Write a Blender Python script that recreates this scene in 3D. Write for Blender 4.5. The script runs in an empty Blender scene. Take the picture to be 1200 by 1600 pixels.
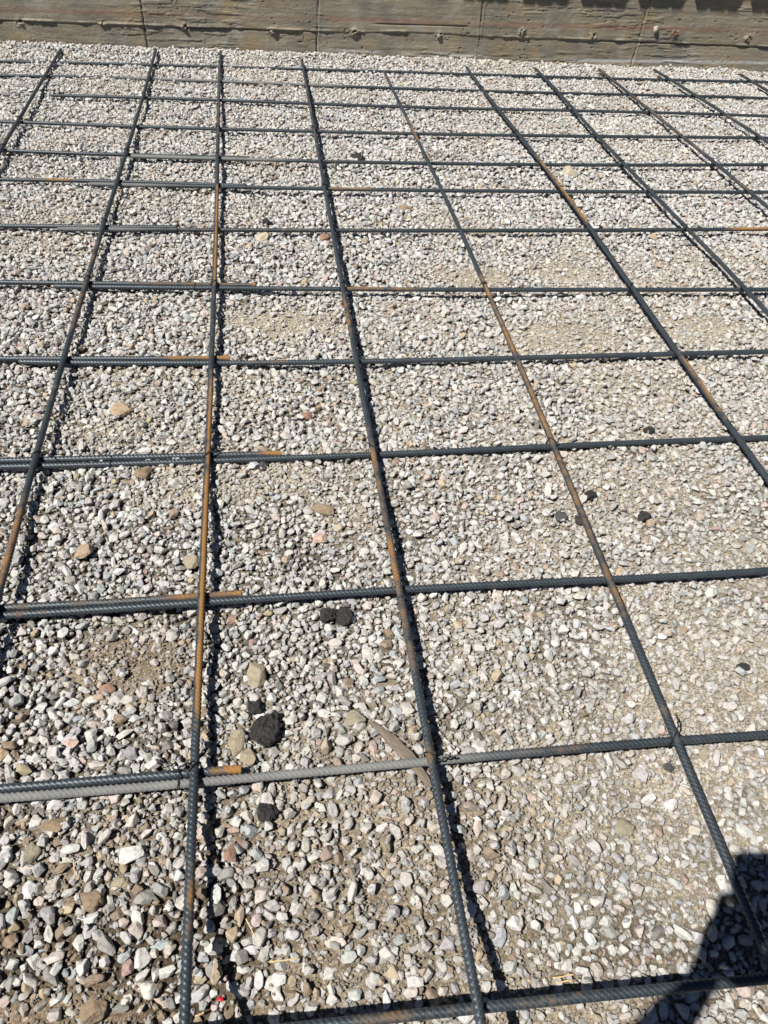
import bpy, bmesh, math, random
import numpy as np
from mathutils import Vector, Matrix, noise as mnoise

# ------------------------------------------------------------------ camera
SC = bpy.context.scene
COL = SC.collection
PITCH, ROLL, YAW = 0.75172361, 0.08084043, 0.18287116
CAM_Z = 1.33
FWD = Vector((math.sin(YAW)*math.cos(PITCH), math.cos(YAW)*math.cos(PITCH), -math.sin(PITCH)))
_r0 = Vector((math.cos(YAW), -math.sin(YAW), 0)); _u0 = _r0.cross(FWD)
RGT = _r0*math.cos(ROLL) + _u0*math.sin(ROLL)
UPV = -_r0*math.sin(ROLL) + _u0*math.cos(ROLL)
CAMP = Vector((0, 0, CAM_Z))
cd = bpy.data.cameras.new("camera"); cam = bpy.data.objects.new("camera", cd); COL.objects.link(cam)
m3 = Matrix((RGT, UPV, -FWD)).transposed().to_4x4(); m3.translation = CAMP
cam.matrix_world = m3
cd.sensor_fit = 'VERTICAL'; cd.sensor_height = 36.0; cd.lens = 27.02
cd.clip_start = 0.005; cd.clip_end = 500
SC.camera = cam

# ------------------------------------------------------------------ light
SUN_DIR = Vector((0.4991045, 0.28688281, -0.81767533)).normalized()       # the way the light travels
w = bpy.data.worlds.new("World"); SC.world = w; w.use_nodes = True
nt = w.node_tree; nt.nodes.clear()
sky = nt.nodes.new('ShaderNodeTexSky'); sky.sky_type = 'NISHITA'; sky.sun_disc = False
to = -SUN_DIR
sky.sun_elevation = math.asin(to.z); sky.sun_rotation = math.atan2(to.x, to.y)
sky.altitude = 2500; sky.air_density = 0.6; sky.dust_density = 0.2
bg = nt.nodes.new('ShaderNodeBackground'); bg.inputs[1].default_value = 0.05
wo = nt.nodes.new('ShaderNodeOutputWorld')
nt.links.new(sky.outputs[0], bg.inputs[0]); nt.links.new(bg.outputs[0], wo.inputs[0])
sl = bpy.data.lights.new("sun", 'SUN'); sl.energy = 5.0; sl.angle = math.radians(0.53); sl.color = (1.0, 0.965, 0.90)
so = bpy.data.objects.new("sun", sl); COL.objects.link(so)
so.rotation_euler = SUN_DIR.to_track_quat('-Z', 'Y').to_euler(); so.location = (-3, -2, 6)
SC.view_settings.view_transform = 'Standard'; SC.view_settings.look = 'None'
SC.view_settings.gamma = 1; SC.view_settings.use_curve_mapping = False
SC.view_settings.exposure = 0.64
try:
    SC.cycles.max_bounces = 4; SC.cycles.diffuse_bounces = 1; SC.cycles.glossy_bounces = 2
except Exception: pass

# ------------------------------------------------------------------ helpers
RS = np.random.RandomState(11)
random.seed(4)
def smooth(a, b, x):
    t = np.clip((x-a)/(b-a), 0, 1); return t*t*(3-2*t)
def vnoise(x, y, seed=0):
    """smooth value noise, arrays in, 0..1 out"""
    xi = np.floor(x).astype(np.int64); yi = np.floor(y).astype(np.int64)
    fx = x-xi; fy = y-yi; fx = fx*fx*(3-2*fx); fy = fy*fy*(3-2*fy)
    def h(a, b):
        n = (a*374761393 + b*668265263 + seed*2147483647) & 0xFFFFFFFF
        n = ((n ^ (n >> 13))*1274126177) & 0xFFFFFFFF
        n = (n ^ (n >> 16)) & 0xFFFFFFFF
        return n/4294967295.0
    return (h(xi, yi)*(1-fx)+h(xi+1, yi)*fx)*(1-fy) + (h(xi, yi+1)*(1-fx)+h(xi+1, yi+1)*fx)*fy
def fbm(x, y, seed=0, oct=4, gain=0.5):
    s = 0; a = 1; t = 0
    for i in range(oct):
        s = s + a*vnoise(x*2**i+17.3*i, y*2**i-9.1*i, seed+i*31); t += a; a *= gain
    return s/t
def new_mesh(name, V, F, smooth_=True):
    """V (n,3) array, F (m,4) or (m,3) int array"""
    V = np.asarray(V, np.float32); F = np.asarray(F, np.int32)
    me = bpy.data.meshes.new(name); k = F.shape[1]
    me.vertices.add(len(V)); me.vertices.foreach_set('co', V.ravel())
    me.loops.add(F.size); me.loops.foreach_set('vertex_index', F.ravel())
    me.polygons.add(len(F)); me.polygons.foreach_set('loop_start', np.arange(0, F.size, k, dtype=np.int32))
    me.polygons.foreach_set('loop_total', np.full(len(F), k, np.int32))
    if smooth_: me.polygons.foreach_set('use_smooth', np.ones(len(F), bool))
    me.update(calc_edges=True); me.validate()
    return me
def fattr(me, name, vals, kind='FLOAT'):
    a = me.attributes.new(name, kind, 'POINT')
    if kind == 'FLOAT': a.data.foreach_set('value', np.asarray(vals, np.float32).ravel())
    elif kind == 'FLOAT_COLOR': a.data.foreach_set('color', np.asarray(vals, np.float32).ravel())
    elif kind == 'FLOAT_VECTOR': a.data.foreach_set('vector', np.asarray(vals, np.float32).ravel())
    elif kind == 'INT': a.data.foreach_set('value', np.asarray(vals, np.int32).ravel())
def put(name, me, mat=None, parent=None, loc=(0, 0, 0)):
    o = bpy.data.objects.new(name, me); COL.objects.link(o)
    if mat: me.materials.append(mat)
    o.location = loc
    if parent: o.parent = parent
    return o
def empty(name, loc):
    o = bpy.data.objects.new(name, None); COL.objects.link(o); o.location = loc; o.empty_display_size = .05
    return o
def tag(o, label=None, cat=None, group=None, kind=None):
    if label: o['label'] = label
    if cat: o['category'] = cat
    if group: o['group'] = group
    if kind: o['kind'] = kind
    return o
class NT:
    """small node-tree writer"""
    def __init__(s, name):
        s.m = bpy.data.materials.new(name); s.m.use_nodes = True; s.t = s.m.node_tree
        s.b = s.t.nodes['Principled BSDF']; s.out = s.t.nodes['Material Output']
    def n(s, typ, **kw):
        nd = s.t.nodes.new(typ)
        for k, v in kw.items():
            if k in nd.inputs.keys(): nd.inputs[k].default_value = v
            else: setattr(nd, k, v)
        return nd
    def l(s, a, b): s.t.links.new(a, b)
    def mix(s, f, a, b, mode='MIX'):
        nd = s.t.nodes.new('ShaderNodeMix'); nd.data_type = 'RGBA'; nd.blend_type = mode; nd.clamp_factor = True
        for sock, v in ((nd.inputs[0], f), (nd.inputs[6], a), (nd.inputs[7], b)):
            if isinstance(v, (int, float)): sock.default_value = v
            elif isinstance(v, tuple): sock.default_value = (*v, 1) if len(v) == 3 else v
            else: s.l(v, sock)
        return nd.outputs[2]
    def ramp(s, f, stops):
        nd = s.t.nodes.new('ShaderNodeValToRGB'); e = nd.color_ramp.elements
        while len(e) > 1: e.remove(e[-1])
        e[0].position = stops[0][0]; c = stops[0][1]; e[0].color = (c, c, c, 1) if isinstance(c, (int, float)) else (*c, 1)
        for p, c in stops[1:]:
            k = e.new(p); k.color = (c, c, c, 1) if isinstance(c, (int, float)) else (*c, 1)
        s.l(f, nd.inputs[0]); return nd.outputs[0]
    def noise(s, vec, scale, detail=4, rough=.55):
        nd = s.n('ShaderNodeTexNoise'); nd.inputs['Scale'].default_value = scale
        nd.inputs['Detail'].default_value = detail; nd.inputs['Roughness'].default_value = rough
        s.l(vec, nd.inputs['Vector']); return nd.outputs[0]
    def bump(s, h, dist, strength=1.0):
        nd = s.n('ShaderNodeBump'); nd.inputs['Distance'].default_value = dist; nd.inputs['Strength'].default_value = strength
        s.l(h, nd.inputs['Height']); s.l(nd.outputs[0], s.b.inputs['Normal'])
    def obj(s): return s.n('ShaderNodeTexCoord').outputs['Object']
    def attr(s, name, kind='GEOMETRY'):
        nd = s.n('ShaderNodeAttribute'); nd.attribute_name = name; nd.attribute_type = kind; return nd
def rough(m, r, metal=0, spec=.35):
    m.b.inputs['Roughness'].default_value = r; m.b.inputs['Metallic'].default_value = metal
    m.b.inputs['Specular IOR Level'].default_value = spec

# ------------------------------------------------------------------ materials
M = {}
m = NT('soil_fines'); rough(m, .95, 0, .1)
P = m.n('ShaderNodeNewGeometry').outputs['Position']
soil = m.attr('soil').outputs['Color']
n1 = m.noise(P, 60, 6, .7); n2 = m.noise(P, 420, 4, .7)
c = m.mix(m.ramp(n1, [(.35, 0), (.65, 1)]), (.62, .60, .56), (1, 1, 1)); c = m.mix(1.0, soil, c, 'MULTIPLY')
vor = m.n('ShaderNodeTexVoronoi', Scale=260.0); m.l(P, vor.inputs['Vector'])
vs_ = m.n('ShaderNodeSeparateColor'); m.l(vor.outputs['Color'], vs_.inputs[0]); vbw = m.ramp(vs_.outputs[0], [(0, (.55, .52, .47)), (.7, (1.0, .97, .92)), (1, (1.5, 1.47, 1.4))])
c = m.mix(1.0, c, vbw, 'MULTIPLY')
m.l(c, m.b.inputs['Base Color'])
h = m.mix(.5, n1, vor.outputs['Distance']); m.bump(h, .004, 1.0)
M['soil'] = m.m

def stone_mat(name, use_inst, col=(.5, .5, .5), dark=False):
    m = NT(name); rough(m, .88, 0, .22)
    O = m.obj()
    if use_inst:
        a = m.attr('tint', 'INSTANCER'); base = a.outputs['Color']
    else:
        rgb = m.n('ShaderNodeRGB'); rgb.outputs[0].default_value = (*col, 1); base = rgb.outputs[0]
    sc = 1.0 if use_inst else 55.0
    oi = m.n('ShaderNodeObjectInfo').outputs['Random']
    mp = m.n('ShaderNodeVectorMath', operation='ADD'); m.l(O, mp.inputs[0])
    sx = m.n('ShaderNodeVectorMath', operation='SCALE'); sx.inputs[0].default_value = (37, 51, 23); m.l(oi, sx.inputs['Scale']); m.l(sx.outputs[0], mp.inputs[1])
    V = mp.outputs[0]
    a1 = m.noise(V, 1.6*sc, 4, .65); a2 = m.noise(V, 7*sc, 3, .7)
    f = m.ramp(a1, [(.30, .66), (.50, 1.0), (.72, 1.10)]); c = m.mix(1.0, base, f, 'MULTIPLY')
    c = m.mix(m.ramp(a2, [(.56, 0), (.70, .35)]), c, m.mix(1.0, base, (.55, .48, .40), 'MULTIPLY'))
    m.l(c, m.b.inputs['Base Color'])
    if dark:
        hh = m.mix(.5, m.noise(V, 200, 5, .75), m.noise(V, 700, 3, .8)); m.bump(hh, .003, 1.0); m.b.inputs['Roughness'].default_value = .62
    else:
        m.bump(m.mix(.35, a1, a2), .0030 if use_inst else .003, 1.0)
    return m.m
M['gravel'] = stone_mat('gravel_stone', True)

m = NT('rebar_steel')
O = m.obj(); r_ = m.attr('rust').outputs['Fac']; d_ = m.attr('dust').outputs['Fac']
P = m.n('ShaderNodeNewGeometry').outputs['Position']
n1 = m.noise(P, 34, 5, .72); n2 = m.noise(P, 380, 4, .7)
steel = m.mix(n1, (.024, .033, .040), (.074, .092, .106))
rb_ = m.attr('rib').outputs['Fac']; steel = m.mix(rb_, m.mix(1.0, steel, (.62, .62, .62), 'MULTIPLY'), m.mix(1.0, steel, (1.5, 1.5, 1.5), 'MULTIPLY'))  # valleys darkened, crests lightened: rib shading painted in along with wear
rc = m.mix(m.ramp(n2, [(.35, 0), (.68, 1)]), (.055, .036, .022), (.19, .098, .030))
add = m.n('ShaderNodeMath', operation='ADD'); m.l(r_, add.inputs[0])
sb = m.n('ShaderNodeMath', operation='MULTIPLY_ADD'); m.l(n1, sb.inputs[0]); sb.inputs[1].default_value = 2.2; sb.inputs[2].default_value = -1.15
m.l(sb.outputs[0], add.inputs[1])
s2 = m.n('ShaderNodeMath', operation='MULTIPLY_ADD'); m.l(n2, s2.inputs[0]); s2.inputs[1].default_value = .7; s2.inputs[2].default_value = -.35
ad2 = m.n('ShaderNodeMath', operation='ADD'); m.l(add.outputs[0], ad2.inputs[0]); m.l(s2.outputs[0], ad2.inputs[1])
rc = m.mix(m.ramp(r_, [(.62, 0), (1.1, .8)]), rc, (.31, .145, .028))
rf = m.ramp(ad2.outputs[0], [(.30, 0), (.95, .9)])
dm = m.n('ShaderNodeMath', operation='MULTIPLY'); m.l(d_, dm.inputs[0]); m.l(m.ramp(n2, [(.30, .45), (.6, 1)]), dm.inputs[1])
c = m.mix(rf, steel, rc); c = m.mix(dm.outputs[0], c, m.mix(rb_, (.165, .162, .152), (.24, .236, .222)))  # dusted stretches get the same painted rib shading
m.l(c, m.b.inputs['Base Color'])
mm = m.n('ShaderNodeMath', operation='MAXIMUM'); m.l(rf, mm.inputs[0]); m.l(dm.outputs[0], mm.inputs[1])
m.l(m.ramp(mm.outputs[0], [(0, .43), (.7, .88)]), m.b.inputs['Roughness'])
m.l(m.ramp(mm.outputs[0], [(0, .30), (.6, 0)]), m.b.inputs['Metallic'])
m.bump(n2, .0006, .6)
M['rebar'] = m.m

m = NT('black_wire'); rough(m, .5, .6); m.b.inputs['Base Color'].default_value = (.025, .024, .024, 1)
m.bump(m.noise(m.obj(), 900, 2), .0003); M['wire'] = m.m

m = NT('board_formed_concrete'); rough(m, .92, 0, .2)
P = m.n('ShaderNodeNewGeometry').outputs['Position']
sep = m.n('ShaderNodeSeparateXYZ'); m.l(P, sep.inputs[0])
mp = m.n('ShaderNodeMapping'); mp.inputs['Scale'].default_value = (1, 1, 7); m.l(P, mp.inputs['Vector'])
st = m.noise(mp.outputs[0], 3.2, 6, .65); big = m.noise(P, 2.1, 4, .6); fine = m.noise(P, 130, 5, .7)
c = m.mix(m.ramp(big, [(.35, 0), (.65, 1)]), (.200, .176, .136), (.270, .232, .168))
c = m.mix(m.ramp(st, [(.42, .0), (.66, .60)]), c, (.110, .093, .070))
c = m.mix(m.ramp(fine, [(.40, 0), (.70, .35)]), c, (.36, .33, .26))
och = m.noise(P, 5.5, 4, .6); c = m.mix(m.ramp(och, [(.50, 0), (.66, .5)]), c, (.30, .215, .110))
pgr = m.noise(P, 7.7, 4, .65); c = m.mix(m.ramp(pgr, [(.53, 0), (.66, .5)]), c, (.33, .315, .27))
sgr = m.noise(P, 4.3, 3, .6); c = m.mix(m.ramp(sgr, [(.52, 0), (.66, .6)]), c, (.140, .145, .130))
att = m.attr('marks')   # r: red chalk line, g: white bloom, b: dark gap
sr = m.n('ShaderNodeSeparateColor'); m.l(att.outputs['Color'], sr.inputs[0])
def mul(a, b):
    x = m.n('ShaderNodeMath', operation='MULTIPLY'); m.l(a, x.inputs[0]); m.l(b, x.inputs[1]); return x.outputs[0]
c = m.mix(mul(sr.outputs[0], m.ramp(fine, [(.35, .15), (.62, .9)])), c, (.24, .095, .062))
c = m.mix(mul(sr.outputs[1], m.ramp(fine, [(.35, .3), (.6, 1)])), c, (.50, .50, .49))
c = m.mix(mul(sr.outputs[2], m.ramp(fine, [(.3, .3), (.6, 1)])), c, (.085, .072, .055))
m.l(c, m.b.inputs['Base Color']); m.bump(m.mix(.25, fine, st), .005, .9); M['concrete'] = m.m

def plain(name, col, r=.7, metal=0, ns=200, var=.25, bd=.0005):
    m = NT(name); rough(m, r, metal); n = m.noise(m.obj(), ns, 4, .6)
    m.l(m.mix(n, tuple(v*(1-var) for v in col), tuple(min(1, v*(1+var)) for v in col)), m.b.inputs['Base Color'])
    m.bump(n, bd, .7); return m.m
M['deck'] = plain('galvanised_deck', (.42, .43, .44), .45, .7, 30)
M['skin'] = plain('skin', (.46, .27, .19), .55, 0, 90, .08, .0002)
M['shirt'] = plain('shirt_cloth', (.10, .13, .20), .9, 0, 500)
M['jeans'] = plain('denim', (.05, .07, .12), .9, 0, 600)
M['leather'] = plain('boot_leather', (.12, .07, .035), .6, 0, 150)
M['hair'] = plain('hair_dark', (.03, .02, .015), .6, 0, 400)
M['phone_body'] = plain('phone_glass_back', (.03, .03, .035), .25, .2, 50)
M['lens'] = plain('lens_glass', (.01, .01, .012), .08, 0, 50)
m = NT('weathered_wood'); rough(m, .9, 0, .15)
mp = m.n('ShaderNodeMapping'); mp.inputs['Scale'].default_value = (1, 9, 9); m.l(m.obj(), mp.inputs['Vector'])
n = m.noise(mp.outputs[0], 45, 5, .6); m.l(m.ramp(n, [(.3, (.095, .075, .058)), (.7, (.24, .195, .155))]), m.b.inputs['Base Color'])
m.bump(n, .002); M['wood'] = m.m
M['straw'] = plain('dry_straw', (.52, .38, .20), .8, 0, 300)

# ------------------------------------------------------------------ ground shape
def ell(x, y, cx, cy, rx, ry, soft=.5):
    d = np.sqrt(((x-cx)/rx)**2+((y-cy)/ry)**2); return 1-smooth(1-soft, 1+soft, d)
PATCH = [(.01, 2.33, .26, .13, 1), (1.00, 2.20, .30, .12, 1), (1.48, 2.24, .26, .13, 1), (.74, 2.66, .20, .11, 1), (1.12, 2.68, .20, .10, 1),
         (.04, 1.53, .08, .05, .9), (.97, 1.42, .12, .10, .8), (-.32, .975, .10, .10, 1), (.16, .64, .10, .14, .8), (.09, .52, .13, .14, .6), (.28, .52, .12, .12, .75),
         (.47, .55, .14, .10, .6), (.94, .93, .14, .14, .7), (.40, .98, .12, .12, .5), (-.86, 2.95, .22, .14, .7), (-.78, 3.32, .26, .12, .6), (1.43, 4.68, .3, .14, .5),
         (2.1, 4.92, .4, .12, .7), (-.18, 3.27, .2, .1, .5), (-.40, .36, .12, .06, .9), (.18, .42, .2, .16, .55), (.39, .31, .16, .05, .8), (.55, 2.02, .3, .06, .5),
         (-.2, 2.0, .3, .05, .5), (1.35, 1.98, .2, .08, .6), (.6, 1.18, .25, .12, .45), (.55, .75, .3, .14, .35), (-.30, .60, .14, .10, .45), (.05, .37, .16, .08, .6), (2.9, 5.1, .4, .2, .7), (2.3, 4.4, .35, .16, .5), (-.35, 1.50, .1, .07, .4), (.45, 1.55, .15, .07, .4)]
def fines(x, y):
    wx = x+.10*(fbm(x*7, y*7, 5)-.5); wy = y+.10*(fbm(x*7, y*7, 9)-.5)
    f = np.zeros_like(x)
    for (a, b, rx, ry, s) in PATCH: f = np.maximum(f, s*ell(wx, wy, a, b, rx, ry))
    n = fbm(x*2.6, y*2.6, 21, 4)
    f = np.maximum(f, smooth(-.05, .45, x)*smooth(2.6, 1.5, y)*(.10+.55*smooth(.40, .66, fbm(x*6, y*6, 22, 4))))
    return np.clip(np.maximum(f, .75*smooth(.55, .68, n)), 0, 1)
def gfun(x, y, f=None):
    """height of the soil under the stones"""
    if f is None: f = fines(x, y)
    g = -.007+.010*f
    g = g+.020*(fbm(x*3.1, y*3.1, 3, 3)-.5)+.016*(fbm(x*9, y*9, 4, 3)-.5)*(1-.5*f)
    left = 1-.35*smooth(.25, .7, x)+.50*smooth(.12, -.12, x)
    g = g-.085*smooth(.50, .24, y)*left
    g = g+.013*smooth(.50, .72, y)*smooth(1.9, 1.4, y)+.005*smooth(1.3, 1.5, y)*smooth(2.5, 2.0, y)+.0085*smooth(1.2, 1.6, y)+.006*smooth(.1, -.3, x)*smooth(1.0, 1.5, y)
    g = g+.012*(fbm(x*16, y*16, 6, 2)-.5)*smooth(.6, -.2, x)*smooth(1.6, .8, y)*(1-f)
    g = g+.016*smooth(4.3, 5.3, y)
    g = g+.012*np.exp(-((y-5.72)/.10)**2)*(.4+1.2*fbm(x*2.2, y*0+3.3, 8, 3))*smooth(3.0, .5, x)
    return g
# ------------------------------------------------------------------ soil sheet (fine near the camera, coarse to the horizon)
xs = np.concatenate([-np.geomspace(60, 1.9, 26)[:-1], np.arange(-1.9, 4.4, .0125), np.geomspace(4.4, 60, 26)])
ys = np.concatenate([-np.geomspace(60, .35, 26)[:-1], np.arange(-.35, 5.9, .0125), np.geomspace(5.9, 60, 26)])
X, Y = np.meshgrid(xs, ys); F_ = fines(X, Y); Z = gfun(X, Y, F_)
Z = Z+.004*(fbm(X*55, Y*55, 31, 3)-.5)
nx, ny = len(xs), len(ys); I = np.arange(nx*ny).reshape(ny, nx)
Q = np.stack([I[:-1, :-1], I[:-1, 1:], I[1:, 1:], I[1:, :-1]], -1).reshape(-1, 4)
me = new_mesh('ground', np.stack([X.ravel(), Y.ravel(), Z.ravel()], 1), Q)
def brown(x, y):
    b = smooth(.95, .35, y)*smooth(.35, -.15, x)
    b = np.maximum(b, .6*ell(x, y, .18, .52, .26, .24)); b = np.maximum(b, .7*ell(x, y, -.32, .97, .14, .12)); b = np.maximum(b, .5*smooth(.55, .3, y)*smooth(.8, .4, x))
    return b
B_ = brown(X, Y)[..., None]; n_ = fbm(X*9, Y*9, 44)[..., None]
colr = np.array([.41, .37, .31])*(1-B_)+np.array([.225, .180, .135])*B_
colr = colr*(.8+.4*n_); colr = colr*(1-.65*(1-F_[..., None])**2)  # soil under the stones darkened: shade of the gaps put into its colour
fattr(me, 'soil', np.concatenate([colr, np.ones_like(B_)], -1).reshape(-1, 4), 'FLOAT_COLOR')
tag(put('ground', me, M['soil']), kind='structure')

# ------------------------------------------------------------------ stone shapes
def ico(sub):
    bm = bmesh.new(); bmesh.ops.create_icosphere(bm, subdivisions=sub, radius=1)
    V = np.array([v.co for v in bm.verts]); F = np.array([[v.index for v in f.verts] for f in bm.faces]); bm.free()
    return V, F
ICO = {s: ico(s) for s in (2, 3, 4)}
def stone_shape(seed, sub=3, angular=.5, rough_=.05, planes=13):
    r = np.random.RandomState(seed); V, F = ICO[sub]
    q_ = np.arange(planes)+.5; z_ = 1-2*q_/planes; a_ = q_*2.39996+r.uniform(0, 6.28); n = np.stack([np.sqrt(1-z_*z_)*np.cos(a_), np.sqrt(1-z_*z_)*np.sin(a_), z_], 1)+r.normal(0, .28, (planes, 3))
    n = n[:, [(0, 1, 2), (1, 2, 0), (2, 0, 1)][r.randint(3)]]; n /= np.linalg.norm(n, axis=1)[:, None]; d = r.uniform(.60, .92, planes)
    dots = V@n.T; rr = np.where(dots > .05, d/np.maximum(dots, .05), 9)
    rr = np.concatenate([rr, np.full((len(V), 1), 1.25)], 1)
    k = 5+18*angular
    rad = (rr**-k).sum(1)**(-1/k)
    ph = r.uniform(0, 6, (6, 3)); fr = r.normal(size=(6, 3))*3.5
    nz = sum(np.sin(V@fr[i]+ph[i, 0]) for i in range(6))/6
    fr2 = r.normal(size=(6, 3))*7; nz2 = sum(np.sin(V@fr2[i]+ph[i, 1]) for i in range(6))/6
    rad = rad*(1+rough_*1.6*nz+rough_*nz2)
    P = V*rad[:, None]; P *= np.array([1.12, .88, .70])*r.uniform(.86, 1.16, 3)
    P -= (P.max(0)+P.min(0))/2
    return P, F
NPROTO = 18
protos = bpy.data.collections.new('stone_shapes')
for i in range(NPROTO):
    P, F = stone_shape(100+i, 4 if i < 14 else 3, RS.uniform(1.8, 4.5), RS.uniform(.018, .038), 8+i % 5)
    me = new_mesh('pebble', P, F, False); me.materials.append(M['gravel'])
    o = bpy.data.objects.new('pebble_%02d' % i, me); protos.objects.link(o)

# ------------------------------------------------------------------ lay the gravel down, stone by stone, on a height map
RES = .004; HX0, HY0 = -2.4, -.3; HNX, HNY = int(6.6/RES), int(6.2/RES)
gx = HX0+np.arange(HNX)*RES; gy = HY0+np.arange(HNY)*RES
GX, GY = np.meshgrid(gx, gy); FM = fines(GX, GY).astype(np.float32); HM = gfun(GX, GY, FM).astype(np.float32); BRN = brown(GX, GY).astype(np.float32)
del GX, GY
def inview(x, y, mg):
    dx, dy, dz = x, y, -CAM_Z
    dep = dx*FWD.x+dy*FWD.y+dz*FWD.z
    u = (dx*RGT.x+dy*RGT.y+dz*RGT.z)/dep*1201; v = (dx*UPV.x+dy*UPV.y+dz*UPV.z)/dep*1201
    return (dep > .1) & (np.abs(u) < 600+mg) & (v > -800-mg*.6) & (y < 5.79)
def at(A, x, y): return A[((y-HY0)/RES).astype(int), ((x-HX0)/RES).astype(int)]
def sample(density, mg=230):
    x = RS.uniform(-2.3, 4.1, int(density*6.4*6.1)); y = RS.uniform(-.28, 5.79, len(x))
    k = inview(x, y, mg); return x[k], y[k]
def pick(x, y, prob): k = RS.rand(len(x)) < prob; return x[k], y[k]
NP_ = lambda n, m, s: np.exp(RS.normal(math.log(m), s, n))
profs = {}
for k in range(1, 9):
    a = np.arange(-k, k+1); d2 = (a[:, None]**2+a[None, :]**2)/(k*k+.3*k); pr = np.sqrt(np.clip(1-d2, 0, 1)).astype(np.float32); profs[k] = (pr, (pr > 0).astype(np.float32), float((pr > 0).sum()))
OCC = np.zeros(HM.shape, bool)
out = []
def lay(bx, by, br, fill, tight=.80, sink=.0, low=False, jit=.75):
    """drop stones, big ones first; one is left out where its middle is already taken in this course"""
    o_ = np.argsort(-br*RS.uniform(.85, 1.15, len(br))) if not low else np.arange(len(br)); bx, by, br = bx[o_], by[o_], br[o_]
    ii = ((by-HY0)/RES).astype(int); jj = ((bx-HX0)/RES).astype(int); kk = np.clip(np.round(br*.95/RES).astype(int), 1, 7); kt = np.maximum(np.round(br*tight/RES).astype(int), 0)
    zc = np.empty(len(bx), np.float32); keep = np.zeros(len(bx), bool); fr = RS.rand(len(bx))
    for q in range(len(bx)):
        k = kk[q]; i = ii[q]; j = jj[q]; r = br[q]; t = kt[q]
        if i-k-3 < 0 or j-k-3 < 0 or i+k+4 > HNY or j+k+4 > HNX: continue
        if t and fill and OCC[i-t:i+t+1:t, j-t:j+t+1:t].any(): continue
        if fill and OCC[i, j]: continue
        c = HM[i, j]
        if low and c > HM[i-k-2:i+k+3:k+2, j-k-2:j+k+3:k+2].mean()+.0004: continue
        sub = HM[i-k:i+k+1, j-k:j+k+1]; pr, mk, n = profs[k]
        s_ = sub*mk; mean = s_.sum()/n
        z = .75*mean+.25*c+(.26-sink)*r
        z += (fr[q]-.40)*jit*r; zc[q] = z; keep[q] = True; np.maximum(sub, z+.62*r*pr-(1-mk)*9, out=sub)
        if fill: OCC[i-k:i+k+1, j-k:j+k+1] |= (pr > .35)
    out.append((bx[keep], by[keep], br[keep], zc[keep]))
def sizes(x, y, mean, sg): return np.clip(NP_(len(x), mean, sg)*(1+.35*at(BRN, x, y))*(.88+.26*fbm(x*2.3, y*2.3, 77, 3))*(1+.12*smooth(1.2, 2.4, y)), .0028, .0135)
for dens, mean, sg, fex in ((22000, .0048, .30, .97), (38000, .0045, .42, .95)):
    x, y = sample(dens); f = at(FM, x, y); b = at(BRN, x, y); x, y = pick(x, y, (1-fex*f)*(1-.30*b)); OCC[:] = False; lay(x, y, sizes(x, y, mean, sg), True)
# smaller stones into the gaps of the top course, then chips in the hollows
x, y = sample(12000); f = at(FM, x, y); x, y = pick(x, y, (1-.7*f)); lay(x, y, np.clip(NP_(len(x), .0042, .22), .003, .0065), True, .6)
x, y = sample(3200); f = at(FM, x, y); x, y = pick(x, y, .45*f*(1-.70*smooth(.80, .98, f))); OCC[:] = False; lay(x, y, np.clip(NP_(len(x), .0072, .26), .004, .013), True, .8, .15)
x, y = sample(9000); near = smooth(4.6, 2.2, y); x, y = pick(x, y, (.35+.65*near)*(1-.6*at(FM, x, y))); lay(x, y, np.clip(NP_(len(x), .0032, .3), .002, .0055), False, .5, .0, True)
x, y = sample(17000); f = at(FM, x, y); near = smooth(2.1, 1.2, y); x, y = pick(x, y, f*(.12+.88*near)); lay(x, y, np.clip(NP_(len(x), .0026, .34), .0013, .005), False, .5, .1, True)
gxv = np.concatenate([o[0] for o in out]); gyv = np.concatenate([o[1] for o in out]); grv = np.concatenate([o[2] for o in out]); gzv = np.concatenate([o[3] for o in out])
# drop what ended up fully buried
top = at(HM, gxv, gyv); vis = gzv+.62*grv > top-.55*grv-.001
nb = [at(HM, np.clip(gxv+dx*grv, -2.39, 4.15), np.clip(gyv+dy*grv, -.29, 5.85)) for dx, dy in ((.8, 0), (-.8, 0), (0, .8), (0, -.8))]
vis |= (np.min(nb, axis=0) < gzv+.1*grv)
gxv, gyv, grv, gzv = gxv[vis], gyv[vis], grv[vis], gzv[vis]
N = len(gxv); print('stones', N, [len(o[0]) for o in out])
PAL = .82*np.array([[.60, .585, .56], [.56, .535, .495], [.50, .49, .475], [.43, .425, .42], [.56, .49, .44], [.52, .42, .37], [.46, .37, .26], [.30, .225, .16], [.20, .185, .17], [.42, .45, .46], [.33, .32, .30], [.38, .27, .23], [.66, .65, .63]])
W0 = np.array([.24, .21, .17, .12, .06, .020, .025, .010, .006, .05, .045, .003, .09]); W1 = np.array([.15, .16, .14, .12, .07, .03, .08, .09, .03, .04, .09, .007, .07])
W0 /= W0.sum(); W1 /= W1.sum(); c0 = np.cumsum(W0); c1 = np.cumsum(W1)
u = RS.rand(N); i0 = np.searchsorted(c0, u); i1 = np.searchsorted(c1, u); b = at(BRN, gxv, gyv); idx = np.where(RS.rand(N) < b, i1, i0).clip(0, 12)
tint = PAL[idx]*RS.uniform(.86, 1.10, (N, 1))*RS.uniform(.97, 1.03, (N, 3))
f = at(FM, gxv, gyv); dustc = np.array([.42, .37, .305])*(1-b[:, None])+np.array([.27, .220, .17])*b[:, None]
k = (np.clip(.08+.45*f+.45*f*(grv < .0048), 0, .85)*(.5+.5*RS.rand(N))*np.where(grv < .005, 1.2, .8))[:, None]; tint = tint*(1-k)+dustc*k
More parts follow.
